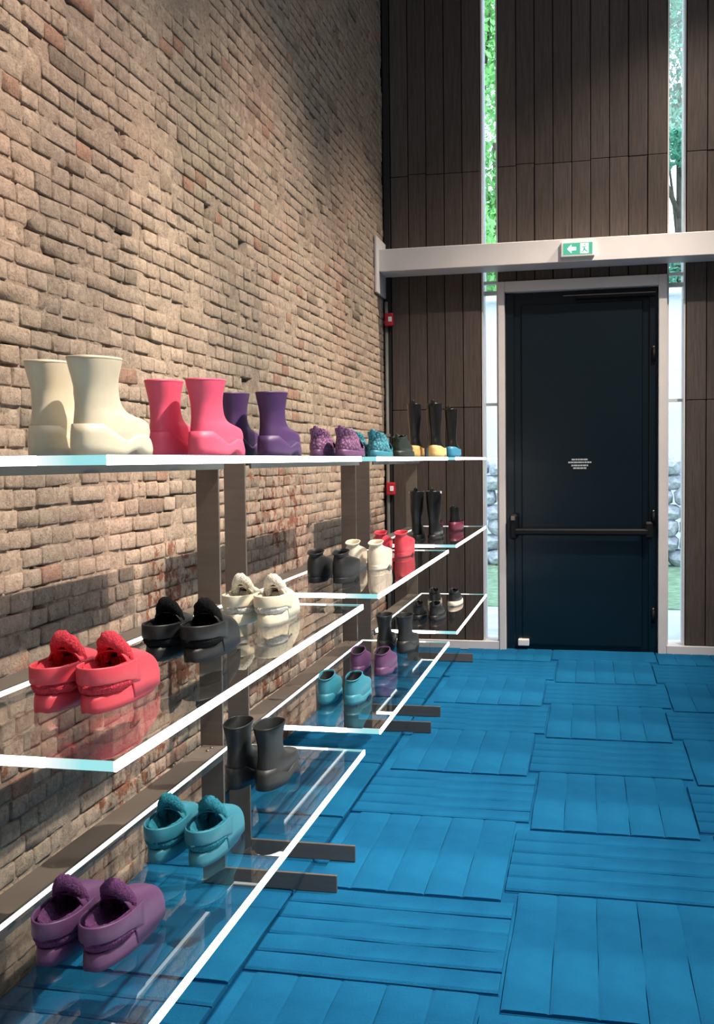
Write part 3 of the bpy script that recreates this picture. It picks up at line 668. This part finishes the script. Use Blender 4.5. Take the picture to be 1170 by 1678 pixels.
        part('upper', 'u', lambda: ring_loft('trainer_upper', [(.024, .010, .254, .042, 0), (.040, .004, .256, .046, 0), (.055, .004, .246, .045, -.02), (.068, .006, .220, .041, -.05), (.080, .008, .180, .037, -.08), (.090, .005, .145, .034, .02), (.098, -.002, .128, .035, .10), (.104, -.006, .122, .036, .12), (.102, -.002, .118, .033, .12), (.075, .014, .115, .028, 0)], sub=3), R)
        part('tongue', 't', lambda: arch_loft('trainer_tongue', [(.112, .022, .056, .058, 0), (.135, .026, .040, .056, 0), (.170, .028, .026, .052, 0)], sub=3), R, .004)
        part('heel_loop', 'h', lambda: sweep_band('trainer_loop', [(.009, -.002, .100), (0, -.008, .108), (-.009, -.002, .100)], .024, .003), R)
        part('lining', 'l', lambda: ring_loft('trainer_lining', [(.065, .018, .112, .026, 0), (.10, .002, .116, .0325, .12)], sub=2), M['inside'])
    return P
def place_shoe(name, kind, c1, c2, loc, rz, label, cat, group, mirror):
    r = empty(name, loc); r.rotation_euler = (0, 0, math.radians(rz)); tag(r, label, cat, group)
    for nm, key, build, m, th, sub, lab in shoe_parts(kind, c1, c2):
        k = key+(m.name,)
        if k not in MESH:
            if key in MESH: me = MESH[key].copy(); me.materials.clear(); me.materials.append(m)
            else: me = build(); MESH[key] = me; me.materials.append(m)
            MESH[k] = me
        o = obj(nm, MESH[k], None, r)
        ws = {'clog': .79, 'boot': .86, 'slip': .83, 'bubble': .82}.get(kind, .90); o.scale = (-ws if mirror else ws, 1, 1)
        if th: solid(o, th)
        if lab: o['label'] = lab
    return r
SH = {'top': ZT[0]+0.001, 'mid': ZT[1]+0.001, 'low': ZT[2]+0.001}
XL, XRi = -1.060, -0.960
def pair(name, kind, c1, c2, shelf, y, desc, cat, group, where, rz=(3, -2), dx=(0, 0), dy=(0, 0)):
    for s, (x, side, oth) in enumerate(((XL, 'wall', 'left'), (XRi, 'aisle', 'right'))):
        lab = '%s, %s one, %s' % (desc, 'wall-side' if s == 0 else 'aisle-side', where)
        place_shoe(name, kind, c1, c2, (x+dx[s], y+dy[s], SH[shelf]), rz[s], lab, cat, group, s == 0)
pair('rubber_boot', 'boot', 'cream', None, 'top', 1.885, 'cream rubber ankle boot', 'boot', 'rubber boots', 'nearest on the top shelf', dy=(0.0, -.05), dx=(-.008, .008))
pair('rubber_boot', 'boot', 'pink', None, 'top', 2.42, 'pink rubber ankle boot', 'boot', 'rubber boots', 'between cream and purple boots', dx=(.01, .015))
pair('rubber_boot', 'boot', 'purple', None, 'top', 2.95, 'purple rubber ankle boot', 'boot', 'rubber boots', 'beside the pink boots', dx=(.010, .022))
pair('knit_sneaker', 'sneaker', 'plum', 'plum', 'top', 4.00, 'purple woven sneaker', 'sneaker', 'knit sneakers', 'on the top shelf')
pair('knit_sneaker', 'sneaker', 'teal', 'teal', 'top', 4.56, 'teal woven sneaker with side cutout', 'sneaker', 'knit sneakers', 'on the top shelf', dx=(.02, .012))
pair('low_shoe', 'trainer', 'green', 'green', 'top', 5.13, 'dark green low shoe with black heel loop', 'shoe', 'dark low shoes', 'on the top shelf', dx=(0, .015))
pair('tall_boot', 'tall', 'black', 'yellow', 'top', 6.30, 'tall black boot with yellow rubber foot', 'boot', 'tall boots', 'on the top shelf', dx=(0, .022))
pair('tall_boot', 'tall', 'black', 'blue', 'top', 7.05, 'tall black boot with blue rubber foot', 'boot', 'tall boots', 'on the top shelf', dx=(0, .022))
pair('clog', 'clog', 'red', 'red', 'mid', 1.872, 'red fur-lined clog', 'clog', 'fur-lined clogs', 'on the middle shelf', rz=(2, 0), dx=(.0, -.004), dy=(-.01, 0))
pair('clog', 'clog', 'black', 'black', 'mid', 2.40, 'black fur-lined clog', 'clog', 'fur-lined clogs', 'on the middle shelf', rz=(2, 0), dx=(0, 0))
pair('clog', 'clog', 'cream', 'white', 'mid', 2.965, 'cream fur-lined clog', 'clog', 'fur-lined clogs', 'on the middle shelf', rz=(2, 0), dx=(.006, .006))
pair('bubble_shoe', 'bubble', 'black', None, 'mid', 4.06, 'black domed rubber shoe', 'shoe', 'domed rubber shoes', 'on the middle shelf', dx=(-.035, -.035))
pair('bubble_shoe', 'bubble', 'white', None, 'mid', 4.56, 'off-white domed rubber shoe', 'shoe', 'domed rubber shoes', 'on the middle shelf', dx=(.005, .006))
pair('bubble_shoe', 'bubble', 'red', None, 'mid', 5.20, 'red domed rubber shoe', 'shoe', 'domed rubber shoes', 'on the middle shelf', dx=(.005, .006))
pair('riding_boot', 'riding', 'black', None, 'mid', 6.36, 'tall black leather boot with pull tab', 'boot', 'tall leather boots', 'on the middle shelf')
pair('ankle_boot', 'ankle', 'maroon', None, 'mid', 7.12, 'black ankle boot with maroon rubber foot', 'boot', 'ankle boots', 'behind the tall black boots', dx=(0, .03))
pair('clog', 'clog', 'plum', 'plum', 'low', 1.845, 'purple fur-lined clog', 'clog', 'fur-lined clogs', 'on the lowest shelf', rz=(2, -2), dx=(.0, .0))
pair('clog', 'clog', 'teal', 'teal', 'low', 2.385, 'teal fur-lined clog', 'clog', 'fur-lined clogs', 'on the lowest shelf', rz=(2, 0), dx=(0, .008))
pair('rubber_boot', 'boot', 'charcoal', None, 'low', 2.985, 'black rubber ankle boot', 'boot', 'rubber boots', 'beside the teal clogs', rz=(2, -4), dx=(-.008, -.015))
pair('slip_on', 'slip', 'teal', None, 'low', 4.12, 'teal rubber slip-on', 'shoe', 'rubber slip-ons', 'on the lowest shelf', dx=(-.015, -.005))
pair('slip_on', 'slip', 'plum', None, 'low', 4.70, 'purple rubber slip-on', 'shoe', 'rubber slip-ons', 'on the lowest shelf', dx=(-.01, 0))
pair('rubber_boot', 'boot', 'charcoal', None, 'low', 5.28, 'black rubber ankle boot', 'boot', 'rubber boots', 'behind the purple slip-ons', rz=(2, -4))
pair('low_shoe', 'trainer', 'black', 'black', 'low', 6.38, 'all-black low trainer', 'trainer', 'low trainers', 'on the lowest shelf')
pair('low_shoe', 'trainer', 'black', 'white', 'low', 7.04, 'black low trainer with white sole', 'trainer', 'low trainers', 'on the lowest shelf', dx=(0, .03))

# ------------------------------------------------------------ outside the strip windows
M['paving'] = mat('pale_paving', (0.55, 0.58, 0.60), 0.9, var=0.15, nscale=3)
M['lawn'] = mat('lawn', (0.26, 0.40, 0.24), 1.0, var=0.35, nscale=8, bump=0.8, bscale=40, bdist=0.05)
M['render'] = mat('pale_rendered_wall', (0.80, 0.82, 0.86), 0.9, var=0.05, nscale=1.5)
M['stone'] = mat('grey_rubble', (0.52, 0.54, 0.58), 0.95, var=0.35, nscale=6, bump=0.6, bscale=20, bdist=0.03)
M['leaf'] = mat('leaf_green', (0.22, 0.55, 0.16), 0.6, var=0.5, nscale=1.5)
M['leaf2'] = mat('leaf_blue_green', (0.13, 0.40, 0.27), 0.6, var=0.5, nscale=1.5)
M['bark'] = mat('bark', (0.10, 0.08, 0.06), 0.9, var=0.3, bump=0.5, bscale=30, bdist=0.02)
tag(box('paved_terrace', -9, 9, W+0.25, 10.9, -0.25, -0.03, M['paving']), 'pale paved terrace just outside the strip windows', 'paving', kind='structure')
tag(box('lawn', -14, 14, 10.9, 40, -0.30, -0.02, M['lawn']), 'strip of green lawn beyond the terrace', 'lawn', kind='structure')
rw = empty('rubble_wall', (0, 15.2, -0.02)); tag(rw, 'low grey rubble stone wall beyond the lawn', 'stone wall')
stones = []
for i in range(3):
    bm = bmesh.new(); bmesh.ops.create_icosphere(bm, subdivisions=2, radius=0.5)
    for v in bm.verts: v.co *= 1+random.gauss(0, 0.09); v.co.x = max(-.42, min(.42, v.co.x)); v.co.z = max(-.42, min(.42, v.co.z))
    stones.append(to_mesh(bm, 'stone'))
for r in range(7):
    x = -3.0+random.random()*0.1
    while x < 2.6:
        w = random.uniform(0.22, 0.42)
        o = obj('stone', random.choice(stones), M['stone'], rw); o.location = (x+w/2, random.uniform(-.05, .05), 0.11+r*0.215); o.scale = (w*1.14, 0.42, 0.27); o.rotation_euler = (random.uniform(-.1, .1), random.uniform(-.12, .12), 0)
        x += w
hb = empty('pale_building', (0, 18.0, -0.02)); tag(hb, 'pale blue-white rendered garden building seen through the strip windows', 'building')
box('wall', -6, 6, 0, 3.0, 0, 4.15, M['render'], hb)
box('roof', -6.15, 6.15, -0.2, 3.1, 4.15, 4.3, M['render'], hb, 0.02)
def tree(x, y, h, r, m, lab, n=5200):
    t = empty('tree', (x, y, -0.02)); tag(t, lab, 'tree', 'trees beyond the garden building')
    tr = tube('trunk', [(0, 0, 0), (0.1, 0, h*0.4), (0.0, 0.1, h*0.75)], [0.22, 0.16, 0.06], M['bark'], t)
    for k in range(4):
        a = k*1.7; tube('branch', [(0.08, 0, h*(0.35+0.08*k)), (math.cos(a)*r*0.6, math.sin(a)*r*0.6, h*(0.55+0.1*k))], [0.08, 0.02], M['bark'], tr, 6)
    cl = [(max(-r*.7, min(r*.7, random.gauss(0, r*.5))), max(-r*.7, min(r*.7, random.gauss(0, r*.45))), h*random.uniform(0.30, 1.0), r*random.uniform(.28, .5)) for _ in range(38)]
    v, f = [], []
    for i in range(n):
        c = random.choice(cl); d = Vector((random.gauss(0, 1), random.gauss(0, 1), random.gauss(0, 1))).normalized()*c[3]*random.random()**.4
        p = Vector(c[:3])+d; a = Vector((random.gauss(0, 1), random.gauss(0, 1), random.gauss(0, 1))).normalized(); b = a.orthogonal().normalized(); s = random.uniform(.06, .13)
        k = len(v); v += [p-a*s, p+b*s*.5, p+a*s, p-b*s*.5]; f.append((k, k+1, k+2, k+3))
    me = bpy.data.meshes.new('foliage'); me.from_pydata([tuple(q) for q in v], [], f); o = obj('foliage', me, m, t); o['kind'] = 'stuff'
tree(-2.5, 23, 12.5, 2.1, M['leaf'], 'leafy bright green tree seen through the left strip window', 20000)
tree(2.2, 29, 15.0, 2.3, M['leaf2'], 'dense blue-green tree seen through the right strip window', 20000)
tree(-3.4, 38, 17, 2.6, M['leaf'], 'distant green tree between the two nearer trees')
